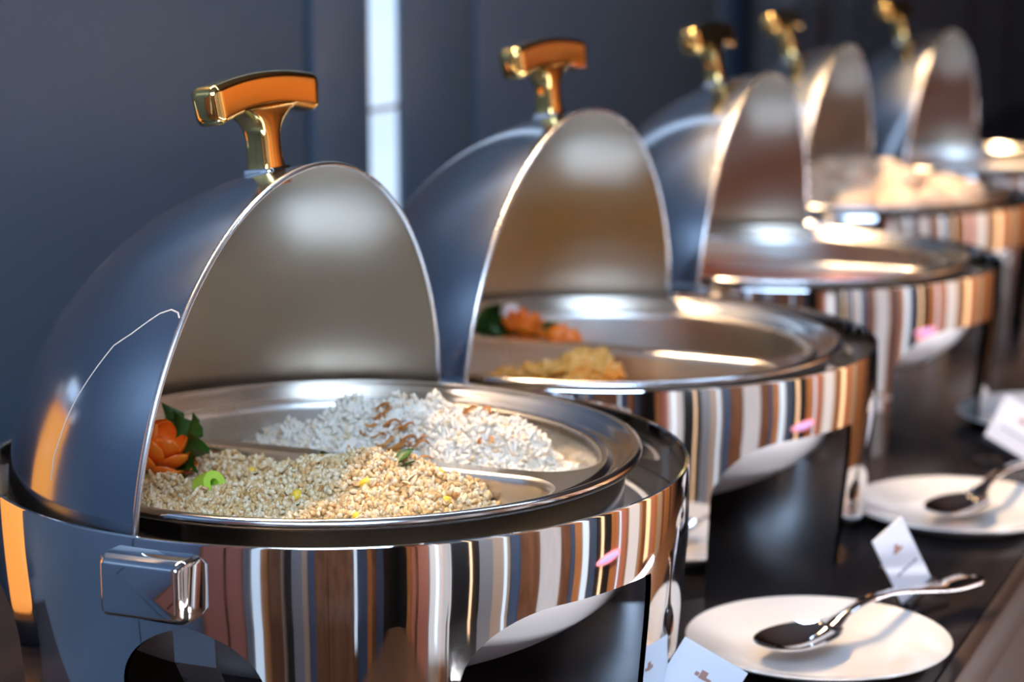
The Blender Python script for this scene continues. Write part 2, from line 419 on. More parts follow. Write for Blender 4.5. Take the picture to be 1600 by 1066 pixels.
WR, WW = 0.163, 0.0085
def make_pan(root, dz=0.0):
    z0 = RT + 0.004 + dz
    pan = empty('food_pan', (0, 0, 0)); pan.parent = root
    # rolled rim and sloping flange
    prof = []
    for i in range(11):
        a = -PI * 0.75 + PI * 1.5 * i / 10
        prof.append((PR - 0.0035 + 0.0035 * math.cos(a), z0 + 0.0035 * math.sin(a)))
    prof = prof + [(PR - 0.0065, z0 + 0.0012), (0.181, z0 - 0.0005), (0.1765, z0 - 0.0040), (0.1735, z0 - 0.0068), (0.1715, z0 - 0.0066), (0.1700, z0 - 0.0045),
                   (0.1685, z0 - 0.0040), (0.1672, z0 - 0.0050), (0.1665, z0 - 0.0056), (0.1665, z0 - 0.0075), (0.1700, z0 - 0.009), (0.178, z0 - 0.009), (0.1800, z0 - 0.0045), (0.1845, z0 - 0.003)]
    lathe('rim', prof, M['panm'], pan, n=200, angle=50)
    zt = z0 - 0.0057
    bm = bmesh.new(); outer = [bm.verts.new((0.1670 * math.cos(2 * PI * i / 200), 0.1670 * math.sin(2 * PI * i / 200), zt)) for i in range(200)]
    loops = [outer]
    for sg in (1, -1):
        pts = dshape(WR, WW, 0.032, -0.002)
        loops.append([bm.verts.new((x, sg * y, zt)) for x, y in pts])
    es = []
    for lp in loops:
        for i in range(len(lp)): es.append(bm.edges.new((lp[i], lp[(i + 1) % len(lp)])))
    bmesh.ops.triangle_fill(bm, edges=es, use_beauty=True)
    for f in list(bm.faces):
        if f.normal.z < 0: f.normal_flip()
    # drop fill inside the wells
    bad = []
    for f in bm.faces:
        c = f.calc_center_median()
        if inside_d(c.x, abs(c.y), 0.0): bad.append(f)
    bmesh.ops.delete(bm, geom=bad, context='FACES')
    bm_obj('divider_plate', bm, M['panm'], pan, smooth=False, recalc=False)
    for sg in (1, -1):
        rings = []
        for off, z in ((-0.002, zt), (-0.0006, zt - 0.0004), (0.0008, zt - 0.002), (0.0016, zt - 0.006), (0.004, zt - 0.03), (0.006, zt - 0.048), (0.010, zt - 0.056), (0.018, zt - 0.060), (0.030, zt - 0.061)):
            pts = dshape(WR, WW, 0.032, off); rings.append([(x, sg * y, z) for x, y in pts])
        k = len(rings[0]); v = [p for r in rings for p in r]; f = []
        for i in range(len(rings) - 1):
            for q in range(k):
                q2 = (q + 1) % k; ff = (i * k + q, i * k + q2, (i + 1) * k + q2, (i + 1) * k + q)
                f.append(ff[::-1] if sg == -1 else ff)
        ff = [(len(rings) - 1) * k + q for q in range(k)]
        f.append(ff if sg == 1 else ff[::-1])
        mesh_obj('compartment', v, f, M['well'], pan, angle=70)
    # outer skirt under the rim
    lathe('pan_wall', [(0.1800, z0 - 0.004), (0.1820, z0 - 0.004), (0.1800, z0 - 0.014), (0.1780, z0 - 0.060), (0.1760, z0 - 0.066), (0.0, z0 - 0.066), (0.0, z0 - 0.0645), (0.175, z0 - 0.0645), (0.1765, z0 - 0.05)], M['mirror_in'], pan, n=160)
    return pan
def inside_d(x, y, marg):
    """inside the +Y compartment outline with a margin"""
    w_ = WW + marg; ri = WR - marg; rc = 0.03
    if y < w_: return False
    r = math.hypot(x, y)
    if r > ri: return False
    yc = w_ + rc; xc = math.sqrt((ri - rc) ** 2 - yc ** 2)
    if y < yc and abs(x) > xc: return math.hypot(abs(x) - xc, y - yc) < rc
    return True
def make_body(label, x, y, yaw, pandz):
    root = empty('chafing_dish', (x, y, TZ), -yaw)
    tag(root, label, 'chafing dish', 'chafing dishes in a row along the buffet table')
    make_band(root)
    for psi, hw, fw in ((-60, 14, 0.062), (-110, 13, 0.062), (11, 18, 0.004), (90, 14, 0.062), (165, 14, 0.062)):
        make_leg(root, math.radians(psi), math.radians(hw), fw)
    # water pan: flange, and a deep brushed bowl that shows between the legs
    pr = [(0.1995, RT - 0.037), (0.1985, RT - 0.040)]
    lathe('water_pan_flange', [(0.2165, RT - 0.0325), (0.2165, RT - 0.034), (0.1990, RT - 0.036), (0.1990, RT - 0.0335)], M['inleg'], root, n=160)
    bw = []
    for i in range(26):
        a = (PI / 2) * i / 25
        bw.append((0.1985 * math.cos(a), RT - 0.040 - 0.088 * math.sin(a)))
    inn = [(r * 0.985, z + 0.0022) for r, z in bw[:-1]] + [(0.0, bw[-1][1] + 0.002)]
    bw[-1] = (0.0, bw[-1][1])
    lathe('water_pan', pr + bw + inn[::-1] + [(0.1955, RT - 0.038)], M['alu'], root, n=160)
    make_lid(root)
    make_pan(root, pandz)
    # hinge cover: bevelled chrome block on the band between two legs
    for sg in (-1,):
        psi = sg * PI / 2 - (0.0 if sg < 0 else 0)
        rt = Matrix.Rotation(psi + PI / 2, 3, 'Z')
        rings = []
        for dy, wx, wz, r_ in ((0.004, 0.0270, 0.0180, 0.004), (-0.012, 0.0270, 0.0180, 0.004), (-0.0150, 0.0262, 0.0172, 0.004), (-0.0185, 0.0235, 0.0145, 0.003), (-0.0192, 0.0222, 0.0132, 0.003)):
            rings.append([tuple(rt @ Vector((xx, -R + dy, RT - 0.0235 + zz))) for xx, zz in rrect(wx, wz, r_)])
        hc = loft('hinge_cover', rings, M['mirror'], root, angle=25)
        # bracket strap bent under the block
        bm = bmesh.new()
        pts = [(-R + 0.004, RT - 0.040), (-R + 0.006, RT - 0.070), (-R + 0.020, RT - 0.092), (-R + 0.05, RT - 0.100)]
        vv = []
        for (yy, zz) in pts:
            vv.append([bm.verts.new(rt @ Vector((xx, yy + o_, zz))) for xx, o_ in ((0.006, 0), (0.032, 0), (0.032, 0.002), (0.006, 0.002))])
        for a_, b_ in zip(vv[:-1], vv[1:]):
            for q in range(4): bm.faces.new((a_[q], a_[(q + 1) % 4], b_[(q + 1) % 4], b_[q]))
        bm.faces.new(vv[0]); bm.faces.new(vv[-1][::-1])
        bm_obj('bracket', bm, M['satin'], root, angle=20)
        # hinge plate inside the band
        bm = bmesh.new(); box_bm(bm, Vector((0, 0, 0)), (0.055, 0.0015, 0.022), bev=0.0004, seg=1)
        bmesh.ops.transform(bm, matrix=Matrix.Translation(rt @ Vector((0.0, -R + 0.0048, RT - 0.016))) @ rt.to_4x4(), verts=bm.verts)
        hp = bm_obj('hinge_plate', bm, M['dark'], root)
        bm = bmesh.new(); bmesh.ops.create_uvsphere(bm, u_segments=10, v_segments=6, radius=0.0022)
        bmesh.ops.translate(bm, verts=bm.verts, vec=rt @ Vector((0.018, -R + 0.0060, RT - 0.013)))
        bm_obj('rivet', bm, M['satin'], hp)
    return root
CH = [(-0.1085, 1.3583, 0.3925), (0.0742, 1.7608, 0.4428), (0.2683, 2.2014, 0.3738), (0.4221, 2.7106, 0.3619), (0.6272, 3.1046, 0.4329)]
LB = ['nearest steel chafing dish with open domed lid, holding white rice and fried rice',
      'second steel chafing dish from the front, with carrot flowers and fried chicken inside',
      'third steel chafing dish from the front, with red sauce in its front compartment',
      'fourth steel chafing dish from the front, heaped with pale buns',
      'farthest steel chafing dish, its pan half cut by the right edge of the photo']
PDZ = [0.0, -0.007, -0.003, 0.0, 0.0]
SWING = [0.235, 0.24, 0.34, 0.42, 0.42]
DISH = []
first = None
for i, ((x, y, a), lb) in enumerate(zip(CH, LB)):
    if i == 0:
        o = make_body(lb, x, y, a, PDZ[0]); first = o
    else:
        o = copy_tree(first); o.location = (x, y, TZ); o.rotation_euler = (0, 0, -a); o['label'] = lb
        for c in list(o.children):
            if i in (1, 4) and c.name.startswith('hinge_cover'): bpy.data.objects.remove(c); continue
            if c.name.startswith('food_pan'): c.location.z = PDZ[i]
            if c.name.startswith('lid'):
                for h_ in c.children:
                    if h_.name.startswith('handle'): h_.rotation_euler.y = -SWING[i]
    DISH.append(o)
def dl(i, X, Y, Z=0.0):
    """dish-local to world; Z measured from the rim level"""
    x, y, a = CH[i]
    return Vector((x + X * math.cos(a) + Y * math.sin(a), y - X * math.sin(a) + Y * math.cos(a), TZ + RT + PDZ[i] + Z))
# ------------------------------------------------------------------ food
def ellipsoid_tpl(nu, nv):
    v = [(0, 0, 1.0)]
    for j in range(1, nv):
        t = PI * j / nv
        for i in range(nu):
            a = 2 * PI * i / nu; v.append((math.sin(t) * math.cos(a), math.sin(t) * math.sin(a), math.cos(t)))
    v.append((0, 0, -1.0)); f = []
    for i in range(nu): f.append((0, 1 + i, 1 + (i + 1) % nu))
    for j in range(nv - 2):
        for i in range(nu):
            a = 1 + j * nu + i; b = 1 + j * nu + (i + 1) % nu
            f.append((a, a + nu, b + nu)); f.append((a, b + nu, b))
    e = len(v) - 1
    for i in range(nu): f.append((e, e - nu + (i + 1) % nu, e - nu + i))
    return np.array(v), np.array(f)
def rand_rot(n, flat=0.5):
    yaw = RNG.rand(n) * 2 * PI; pit = (RNG.rand(n) - 0.5) * 2 * flat * PI / 2
    cy, sy, cp, sp = np.cos(yaw), np.sin(yaw), np.cos(pit), np.sin(pit)
    Rm = np.zeros((n, 3, 3))
    Rm[:, 0, 0] = cy * cp; Rm[:, 1, 0] = sy * cp; Rm[:, 2, 0] = sp
    Rm[:, 0, 1] = -sy; Rm[:, 1, 1] = cy
    Rm[:, 0, 2] = -cy * sp; Rm[:, 1, 2] = -sy * sp; Rm[:, 2, 2] = cp
    return Rm
def grain_mesh(name, P, size, mats, probs, parent=None, flat=0.6, tpl=(6, 4), jit=0.3, extra=None):
    tv, tf = ellipsoid_tpl(*tpl); n = len(P)
    S = np.array(size)[None, :] * (1 + jit * (RNG.rand(n, 3) - 0.5) * 2)
    V = tv[None] * S[:, None, :]
    V = V + (RNG.rand(n, len(tv), 3) - 0.5) * min(size) * 0.35
    Rm = rand_rot(n, flat); V = np.einsum('nij,nvj->nvi', Rm, V) + P[:, None, :]
    F = tf[None] + (np.arange(n) * len(tv))[:, None, None]
    V = V.reshape(-1, 3); F = F.reshape(-1, 3); mi = np.repeat(RNG.choice(len(mats), n, p=probs), len(tf))
    if extra is not None:
        ev, ef = extra; F = np.vstack([F, np.array(ef) + len(V)]); V = np.vstack([V, np.array(ev)]); mi = np.concatenate([mi, np.zeros(len(ef), int)])
    me = bpy.data.meshes.new(name); me.vertices.add(len(V)); me.vertices.foreach_set('co', V.ravel().astype(np.float32))
    me.loops.add(F.size); me.loops.foreach_set('vertex_index', F.ravel().astype(np.int32))
    me.polygons.add(len(F)); me.polygons.foreach_set('loop_start', (np.arange(len(F)) * 3).astype(np.int32))
    me.update(calc_edges=True); me.validate()
    for m_ in mats: me.materials.append(m_)
    me.polygons.foreach_set('material_index', mi.astype(np.int32)); me.polygons.foreach_set('use_smooth', [True] * len(F))
    return link(bpy.data.objects.new(name, me), parent)
def heap(name, dish, side, top, n, size, mats, probs, label, cat, marg=0.004, flat=0.6, tpl=(6, 4), layers=0.004, floor=-0.058, jit=0.3):
    """grains over a solid mound that fills one compartment; top(X,Y) gives the surface height"""
    G = 70; ev = []; ef = []; idx = {}
    for i in range(G * 2):
        for j in range(G):
            X = -0.17 + 0.34 * i / (G * 2 - 1); Y = 0.17 * j / (G - 1)
            if inside_d(X, Y, marg + 0.004):
                z = top(X, Y * side)
                if z > floor: idx[(i, j)] = len(ev); ev.append((X, Y * side, z - 0.002))
    for (i, j), a in idx.items():
        q = [(i, j), (i + 1, j), (i + 1, j + 1), (i, j + 1)]
        if all(t in idx for t in q):
            a, b, c, d = (idx[t] for t in q)
            if side < 0: b, d = d, b
            ef += [(a, b, c), (a, c, d)]
    P = []
    while len(P) < n:
        X = random.uniform(-0.165, 0.165); Y = random.uniform(0.008, 0.165)
        if inside_d(X, Y, marg):
            z = top(X, Y * side)
            if z > floor: P.append((X, Y * side, z + random.uniform(-layers, layers * 0.5)))
    o = grain_mesh(name, np.array(P), size, mats, probs, flat=flat, tpl=tpl, extra=(ev, ef), jit=jit)
    o.location = dl(dish, 0, 0, 0); o.rotation_euler = (0, 0, -CH[dish][2])
    return tag(o, label, cat, kind='stuff')
def sm(x): x = max(0.0, min(1.0, x)); return x * x * (3 - 2 * x)
def lump(X, Y, sc, z):
    return noise.noise(Vector((X * sc, Y * sc, z)))
def rice_top(X, Y):
    gx = (X - 0.040) / (0.132 if X < 0.04 else 0.088); gy = (Y - 0.066) / 0.062
    g = math.exp(-(gx * gx) ** 1.3 - (gy * gy) ** 1.2)
    z = -0.056 + 0.071 * g
    z += 0.012 * lump(X, Y, 42, 3.1) + 0.008 * lump(X, Y, 100, 7.7)
    z += 0.010 * sm((lump(X, Y, 26, 5.0) + 0.1) / 0.5)
    z = max(z, -0.045 + 0.022 * math.exp(-((X + 0.10) / 0.03) ** 2) + 0.008 * lump(X, Y, 60, 9)) if X < -0.03 else z
    return z
def fried_top(X, Y):
    e = abs(Y)
    z = -0.010 + 0.018 * math.exp(-((X - 0.04) / 0.06) ** 2 - ((e - 0.05) / 0.04) ** 2)
    z -= 0.006 * sm((-X - 0.06) / 0.06)
    z -= 0.045 * sm((X - 0.095) / 0.06) * (1 - 0.75 * sm((e - 0.07) / 0.05))
    z += 0.011 * lump(X, Y, 45, 1.3) + 0.005 * lump(X, Y, 120, 4)
    return z
heap('white_rice', 0, 1, rice_top, 8500, (0.0041, 0.0016, 0.0015), [M['rice'], M['rice2']], [0.9, 0.1], 'heap of steamed white rice in the rear compartment of the nearest dish', 'rice', flat=0.8)
heap('fried_rice', 0, -1, fried_top, 14000, (0.0028, 0.00145, 0.0014), [M['frice'], M['frice2'], M['frice3']], [0.55, 0.42, 0.03], 'heap of golden fried rice in the front compartment of the nearest dish', 'rice', flat=0.8)
# fried shallots scattered on the white rice
def curl(name, pos, m, r=0.006, turns=0.55, w_=0.0016, label=None, cat=None, group=None):
    rings = []; a0 = random.uniform(0, 6.28); tilt = Matrix.Rotation(random.uniform(-0.7, 0.7), 3, 'X') @ Matrix.Rotation(a0, 3, 'Z')
    rr = r * random.uniform(0.6, 1.2); n = 14
    for i in range(n + 1):
        t = i / n; a = turns * 2 * PI * t; q = w_ * (0.35 + 0.65 * math.sin(PI * min(max(t, 0.06), 0.94)))
        c = Vector((rr * math.cos(a), rr * math.sin(a), 0.0016 * math.sin(7 * t + a0)))
        d = Vector((math.cos(a), math.sin(a), 0))
        rings.append([tuple(tilt @ (c + d * q * math.cos(b) * 1.0 + Vector((0, 0, 1)) * q * 0.5 * math.sin(b))) for b in (0, 1.05, 2.09, 3.14, 4.19, 5.24)])
    o = loft(name, rings, m); o.location = pos
    return tag(o, label, cat, group)
SH = [(0.040, 0.036), (0.047, 0.040), (0.034, 0.041), (0.056, 0.036), (0.060, 0.043), (0.050, 0.032), (0.068, 0.038), (0.037, 0.048), (0.028, 0.038),
      (0.015, 0.075), (-0.005, 0.09), (0.02, 0.095), (0.085, 0.075), (0.095, 0.07), (-0.07, 0.055), (0.11, 0.05), (0.075, 0.03), (0.045, 0.046), (0.054, 0.049)]
for X, Y in SH:
    for q in range(2):
        X2, Y2 = X + random.uniform(-0.004, 0.004), Y + random.uniform(-0.004, 0.004)
        X2 -= 0.028; Y2 -= 0.004
        curl('fried_shallot', dl(0, X2, Y2, rice_top(X2, Y2) + 0.0035), M['shallot'], r=0.0055, label='curled brown fried shallot strip lying on the white rice', cat='fried shallot', group='fried shallots on the white rice')
# egg bits, toasted bits in the fried rice
def nugget(name, pos, size, m, seed, label=None, cat=None, group=None, rot=None, sub=2, amp=0.25, f=1.6, kind=None):
    bm = bmesh.new(); bmesh.ops.create_icosphere(bm, subdivisions=sub, radius=1.0)
    for v in bm.verts:
        k = 1 + amp * noise.noise(v.co * f + Vector((seed * 3.1, seed, 0))) * 1.6
        v.co = Vector((v.co.x * size[0] * k, v.co.y * size[1] * k, v.co.z * size[2] * k))
    o = bm_obj(name, bm, m, angle=180 if sub > 1 else 60); o.location = pos
    o.rotation_euler = rot or (random.uniform(-0.5, 0.5), random.uniform(-0.5, 0.5), random.uniform(0, 6.28))
    return tag(o, label, cat, group, kind)
for k, (X, Y) in enumerate([(0.085, -0.035), (-0.01, -0.03), (-0.04, -0.045), (0.055, -0.075), (0.022, -0.1), (0.1, -0.06), (-0.08, -0.07), (-0.01, -0.12), (0.07, -0.115), (0.05, -0.02)]):
    nugget('egg_bit', dl(0, X, Y, fried_top(X, Y) + 0.001), (0.0042, 0.0034, 0.0026), M['egg'], k, 'small yellow egg bit in the fried rice', 'egg bit', 'egg bits in the fried rice')
# bright green scallion ring
def tube_ring(name, pos, ro, ri, h, m, rot, label, cat):
    prof = [(ro, 0), (ro * 1.03, h * 0.5), (ro, h), (ri, h), (ri * 0.9, h * 0.5), (ri, 0)]
    o = lathe(name, prof, m, n=28, angle=50); o.location = pos; o.rotation_euler = rot
    return tag(o, label, cat)
tube_ring('scallion_ring', dl(0, -0.048, -0.088, fried_top(-0.048, -0.088) + 0.006), 0.0078, 0.0030, 0.013, M['scallion'], (0.9, 0.9, 0.2), 'bright green scallion piece on the left part of the fried rice', 'scallion')
# flat herb leaves
def leaf(name, pos, L, W, m, rot, label=None, cat=None, group=None, parent=None, curlz=0.25, lobes=0.0):
    n, k = 10, 6; v = []; f = []
    for s_ in (0, 1):
        for i in range(n + 1):
            t = i / n; w_ = W * math.sin(PI * (0.04 + 0.92 * t) ** 0.8) * (1 + lobes * math.sin(t * 19))
            for j in range(k + 1):
                u = -1 + 2 * j / k
                v.append((L * (t - 0.5), w_ * u, curlz * W * (u * u) + 0.25 * L * math.sin(t * PI) * 0.4 + lobes * 0.3 * W * math.sin(t * 23 + u * 5) - s_ * 0.0004))
    q = k + 1; off = (n + 1) * q
    for s_ in (0, 1):
        for i in range(n):
            for j in range(k):
                a = s_ * off + i * q + j; ff = (a, a + q, a + q + 1, a + 1); f.append(ff if s_ else ff[::-1])
    o = mesh_obj(name, v, f, m, parent, angle=180); o.location = pos; o.rotation_euler = rot
    return tag(o, label, cat, group) if label else o
LFS = [(0.062, -0.035, 0.011), (0.066, -0.042, 0.008), (0.03, -0.107, 0.006), (0.105, -0.092, 0.007), (0.112, -0.085, 0.005), (0.0, -0.02, 0.006), (-0.045, -0.025, 0.007), (0.085, -0.09, 0.004), (-0.02, -0.075, 0.004)]
for X, Y, L in LFS:
    leaf('herb_leaf', dl(0, X, Y, fried_top(X, Y) + 0.003), L * 1.5, L * 0.38, M['leaf'], (random.uniform(-0.5, 0.5), random.uniform(-0.6, 0.2), random.uniform(-1, 1)), 'small dark green herb leaf lying on the fried rice', 'herb leaf', 'herb leaves on the fried rice')
# thin pale vegetable shreds
for X, Y in [(-0.04, -0.06), (-0.03, -0.07), (0.02, -0.05), (0.08, -0.055), (0.0, -0.09), (0.06, -0.1)]:
    curl('onion_shred', dl(0, X, Y, fried_top(X, Y) + 0.002), M['frice2'], r=0.011, turns=0.4, w_=0.0012, label='thin pale onion shred in the fried rice', cat='onion', group='onion shreds in the fried rice')
# carved carrot flower
def petal_mesh(L, W, th=0.0022):
    n, k = 10, 8; v = []; f = []
    for s_ in (0, 1):
        for i in range(n + 1):
            t = i / n; w_ = W * (0.55 + 0.45 * math.sin(PI * min(1, 0.15 + t * 0.6))) * (1 if t < 0.55 else math.sqrt(max(0.02, 1 - ((t - 0.55) / 0.455) ** 2)))
            for j in range(k + 1):
                u = -1 + 2 * j / k; r = L * 0.55
                y = w_ * u; bul = 0.35 * L * math.sin(t * PI * 0.75)
                v.append((bul - 0.45 * w_ * u * u + s_ * th * (1 - t * 0.6), y, L * t))
    q = k + 1; off = (n + 1) * q
    for s_ in (0, 1):
        for i in range(n):
            for j in range(k):
                a = s_ * off + i * q + j; ff = (a, a + q, a + q + 1, a + 1); f.append(ff if not s_ else ff[::-1])
    for i in range(n):
        for j in (0, k):
            a = i * q + j; ff = (a, a + q, a + q + off, a + off); f.append(ff[::-1] if j == 0 else ff)
    for j in range(k):
        a = n * q + j; f.append((a, a + 1, a + 1 + off, a + off)[::-1])
    return v, f
def carrot_flower(pos, size, rot, label, group=None, name='carrot_flower'):
    root = empty(name, pos); root.rotation_euler = rot; tag(root, label, 'vegetable garnish', group)
    bm = bmesh.new(); bmesh.ops.create_uvsphere(bm, u_segments=20, v_segments=12, radius=1)
    for v in bm.verts: v.co = Vector((v.co.x * size * 0.42, v.co.y * size * 0.42, v.co.z * size * 0.42 + size * 0.36))
    bm_obj('core', bm, M['carrot'], root, angle=180)
    for (cnt, r0, L, W, lean, a0, z) in ((6, 0.34, 0.95, 0.50, 0.62, 0.0, 0.0), (5, 0.24, 0.95, 0.42, 0.36, 0.5, 0.16), (4, 0.12, 0.88, 0.34, 0.14, 0.2, 0.28)):
        v, f = petal_mesh(size * L, size * W, size * 0.07); first_ = None
        for i in range(cnt):
            a = a0 + 2 * PI * i / cnt
            if first_ is None: p = mesh_obj('petal', v, f, M['carrot'], root, angle=60); first_ = p
            else: p = first_.copy(); link(p, root)
            p.location = (size * r0 * math.cos(a), size * r0 * math.sin(a), size * z)
            p.rotation_euler = (0, lean * random.uniform(0.9, 1.1), a)
    return root
carrot_flower(dl(0, -0.106, -0.053, -0.005), 0.0235, (0.30, 0.55, 0.2), 'orange carved carrot flower at the left of the fried rice')
# curled green leaf and pale slice behind the carrot flower
def frilly(name, pos, r, m, rot, label, cat, seed=0, n=40, group=None, wav=0.22):
    rg = 9; v = []; f = []
    for s_ in (0, 1):
        for j in range(rg + 1):
            t = j / rg
            for i in range(n + 1):
                a = -1.9 + 3.8 * i / n
                rr = r * t * (1 + 0.10 * math.sin(a * 9 + seed))
                z = r * (0.25 * t * t + wav * t ** 3 * math.sin(a * 15 + seed) + 0.08 * t * t * math.sin(a * 31)) - s_ * 0.0006
                v.append((rr * math.cos(a), rr * math.sin(a), z))
    q = n + 1; off = (rg + 1) * q
    for s_ in (0, 1):
        for j in range(rg):
            for i in range(n):
                a = s_ * off + j * q + i; ff = (a, a + q, a + q + 1, a + 1); f.append(ff if s_ else ff[::-1])
    o = mesh_obj(name, v, f, m, angle=180); o.location = pos; o.rotation_euler = rot
    return tag(o, label, cat, group)
frilly('lettuce_leaf', dl(0, -0.104, -0.038, -0.010), 0.034, M['leaf'], (0.55, -0.75, 0.1), 'dark green frilled leaf tucked behind the front carrot flower', 'leaf', 1)
# cucumber base under the flower
def slice_disc(name, pos, r, h, m, rot, label, cat, group=None):
    prof = [(0, 0), (r * 0.96, 0), (r, h * 0.2), (r, h * 0.8), (r * 0.96, h), (0, h)]
    o = lathe(name, prof, m, n=36, closed=False, angle=40); o.location = pos; o.rotation_euler = rot
    return tag(o, label, cat, group)
slice_disc('cucumber_slice', dl(0, -0.106, -0.064, -0.013), 0.024, 0.006, M['pale'], (0.25, 0.25, 0), 'pale green cucumber slice under the front carrot flower', 'cucumber')
# ---- second dish: carrots, parsley, fried chicken
def parsley(pos, r, label, seed):
    root = []
    P = []
    rr = random.Random(seed)
    bmv = []; bmf = []
    for k in range(130):
        a, b = rr.uniform(0, 2 * PI), rr.uniform(0, PI * 0.62); q = r * rr.uniform(0.75, 1.05)
        c = Vector((q * math.sin(b) * math.cos(a), q * math.sin(b) * math.sin(a), q * math.cos(b)))
        rot = Matrix.Rotation(rr.uniform(0, 6.28), 3, 'Z') @ Matrix.Rotation(rr.uniform(0, 3.14), 3, 'X'); s = r * rr.uniform(0.22, 0.36); o_ = len(bmv)
        ring = [c + rot @ Vector((s * math.cos(t * PI / 4) * (1 if t % 2 else 0.6), s * math.sin(t * PI / 4) * (1 if t % 2 else 0.6), s * 0.35 * (t % 2))) for t in range(8)]
        bmv += [c] + ring; bmf += [(o_, o_ + 1 + t, o_ + 1 + (t + 1) % 8) for t in range(8)]
    bm = bmesh.new(); bmesh.ops.create_icosphere(bm, subdivisions=2, radius=r * 0.78)
    me = bpy.data.meshes.new('t'); bm.to_mesh(me); bm.free()
    o_ = len(bmv); bmv += [v.co.copy() for v in me.vertices]; bmf += [tuple(o_ + i for i in p.vertices) for p in me.polygons]
    o = mesh_obj('parsley_sprig', bmv, bmf, M['leaf'], angle=30); o.location = pos
    return tag(o, label, 'parsley')
parsley(dl(1, -0.122, 0.050, -0.010), 0.022, 'curly green parsley by the lid edge in the second dish', 1)
carrot_flower(dl(1, -0.093, 0.042, -0.008), 0.020, (0.1, 0.3, 0.5), 'left of the two carrot flowers in the second dish')
carrot_flower(dl(1, -0.052, 0.030, -0.016), 0.019, (0.0, 0.5, 1.0), 'right of the two carrot flowers in the second dish')
parsley(dl(1, -0.070, 0.046, -0.012), 0.015, 'green parsley between the two carrot flowers', 2)
slice_disc('radish_slice', dl(1, -0.110, 0.050, 0.008), 0.008, 0.012, M['radish'], (1.3, 0.2, 0.3), 'white radish piece between parsley and left carrot flower', 'radish')
CK = [(-0.055, -0.045, 0.024, 'lowest fried chicken piece at the left end of the golden pieces'), (-0.035, -0.05, 0.02, None), (-0.012, -0.052, 0.024, None), (0.012, -0.05, 0.026, None), (0.030, -0.046, 0.022, None), (0.018, -0.075, 0.022, None)]
for k, (X, Y, r, lb) in enumerate(CK):
    hgt = (-0.030, -0.024, -0.018, -0.008, -0.012, -0.022)[k]
    nugget('fried_chicken', dl(1, X - 0.012, Y, hgt - 0.002), (r * 0.85, r * 0.62, r * 0.5), M['chicken'], k + 5, 'golden battered chicken piece in the front compartment of the second dish', 'fried chicken', 'fried chicken pieces in the second dish', sub=4, amp=0.4, f=2.6)
def liquid(name, dish, side, z, m, label, cat):
    pts = dshape(WR, WW, 0.032, 0.003); n = len(pts); v = []; f = []
    c = (sum(p[0] for p in pts) / n, sum(p[1] for p in pts) / n)
    for k in range(9):
        t = 1 - k / 9 * 0.98
        for x, y in pts:
            X = c[0] + (x - c[0]) * t; Y = c[1] + (y - c[1]) * t
            v.append((X, side * Y, 0.0016 * noise.noise(Vector((X * 40, Y * 40, z * 9)))))
    for k in range(8):
        for q in range(n):
            q2 = (q + 1) % n; ff = (k * n + q, k * n + q2, (k + 1) * n + q2, (k + 1) * n + q); f.append(ff if side > 0 else ff[::-1])
    f.append([8 * n + q for q in range(n)] if side > 0 else [8 * n + q for q in range(n)][::-1])
    o = mesh_obj(name, v, f, m, angle=180); o.location = dl(dish, 0, 0, z); o.rotation_euler = (0, 0, -CH[dish][2])
    return tag(o, label, cat, kind='stuff')
liquid('amber_sauce_and_reflection', 1, 1, -0.040, M['broth_and_reflection'], 'amber sheet coloured as the golden reflection in the empty rear compartment of the second dish', 'sauce')  # no sauce here: golden reflection of the lid put into the colour
liquid('amber_sauce_and_reflection', 1, -1, -0.046, M['broth_and_reflection'], 'thin amber sauce under the fried chicken in the second dish', 'sauce')
# ---- third dish
liquid('red_sauce', 2, -1, -0.012, M['curry'], 'red sauce in the front compartment of the third dish', 'sauce')
liquid('brown_sauce', 2, 1, -0.040, M['brown'], 'brown sauce in the rear compartment of the third dish', 'sauce')
for k, (X, Y) in enumerate([(-0.125, -0.035), (-0.105, -0.05), (-0.118, -0.065), (-0.085, -0.06)]):
    nugget('chilli_piece', dl(2, X, Y, 0.000 + 0.008 * (k == 0)), (0.016, 0.010, 0.009), MATS.get('chilli') or mat('chilli', (0.75, 0.07, 0.01), 0.25), k + 20, 'orange red chilli piece at the lid side of the third dish', 'chilli', 'chilli pieces in the third dish')
# ---- fourth dish: heap of pale buns over a brown sauce
liquid('brown_sauce', 3, -1, -0.010, M['brown'], 'brown sauce under the buns at the front of the fourth dish', 'sauce')
liquid('brown_sauce', 3, 1, -0.010, M['brown'], 'brown sauce under the buns at the rear of the fourth dish', 'sauce')
bun_me = None; bk = 0
def bun(pos, s):
    global bun_me, bk
    bk += 1
    if bun_me is None:
        o = nugget('steamed_bun', pos, (0.031, 0.024, 0.018), M['bun'], 3, sub=3, amp=0.10, f=1.1); bun_me = o
    else:
        o = bun_me.copy(); COL.objects.link(o); o.location = pos
    o.scale = (s, s, s); o.rotation_euler = (random.uniform(-0.3, 0.3), random.uniform(-0.3, 0.3), random.uniform(0, 3.1))
    tag(o, 'pale steamed bun in the heap on the fourth dish', 'bun', 'steamed buns heaped on the fourth dish')
for ring, cnt, z in ((0.128, 15, 0.000), (0.080, 9, 0.003), (0.035, 5, 0.004)):
    for i in range(cnt):
        a = 2 * PI * i / cnt + ring * 9; X, Y = ring * math.cos(a), ring * math.sin(a)
        bun(dl(3, X, Y, z), random.uniform(0.9, 1.1))
for X, Y, z in ((-0.04, 0.02, 0.022), (0.0, -0.02, 0.024), (0.03, 0.03, 0.024), (-0.05, -0.04, 0.020), (-0.01, 0.05, 0.022), (0.06, -0.02, 0.020)):
    bun(dl(3, X, Y, z), random.uniform(0.9, 1.1))
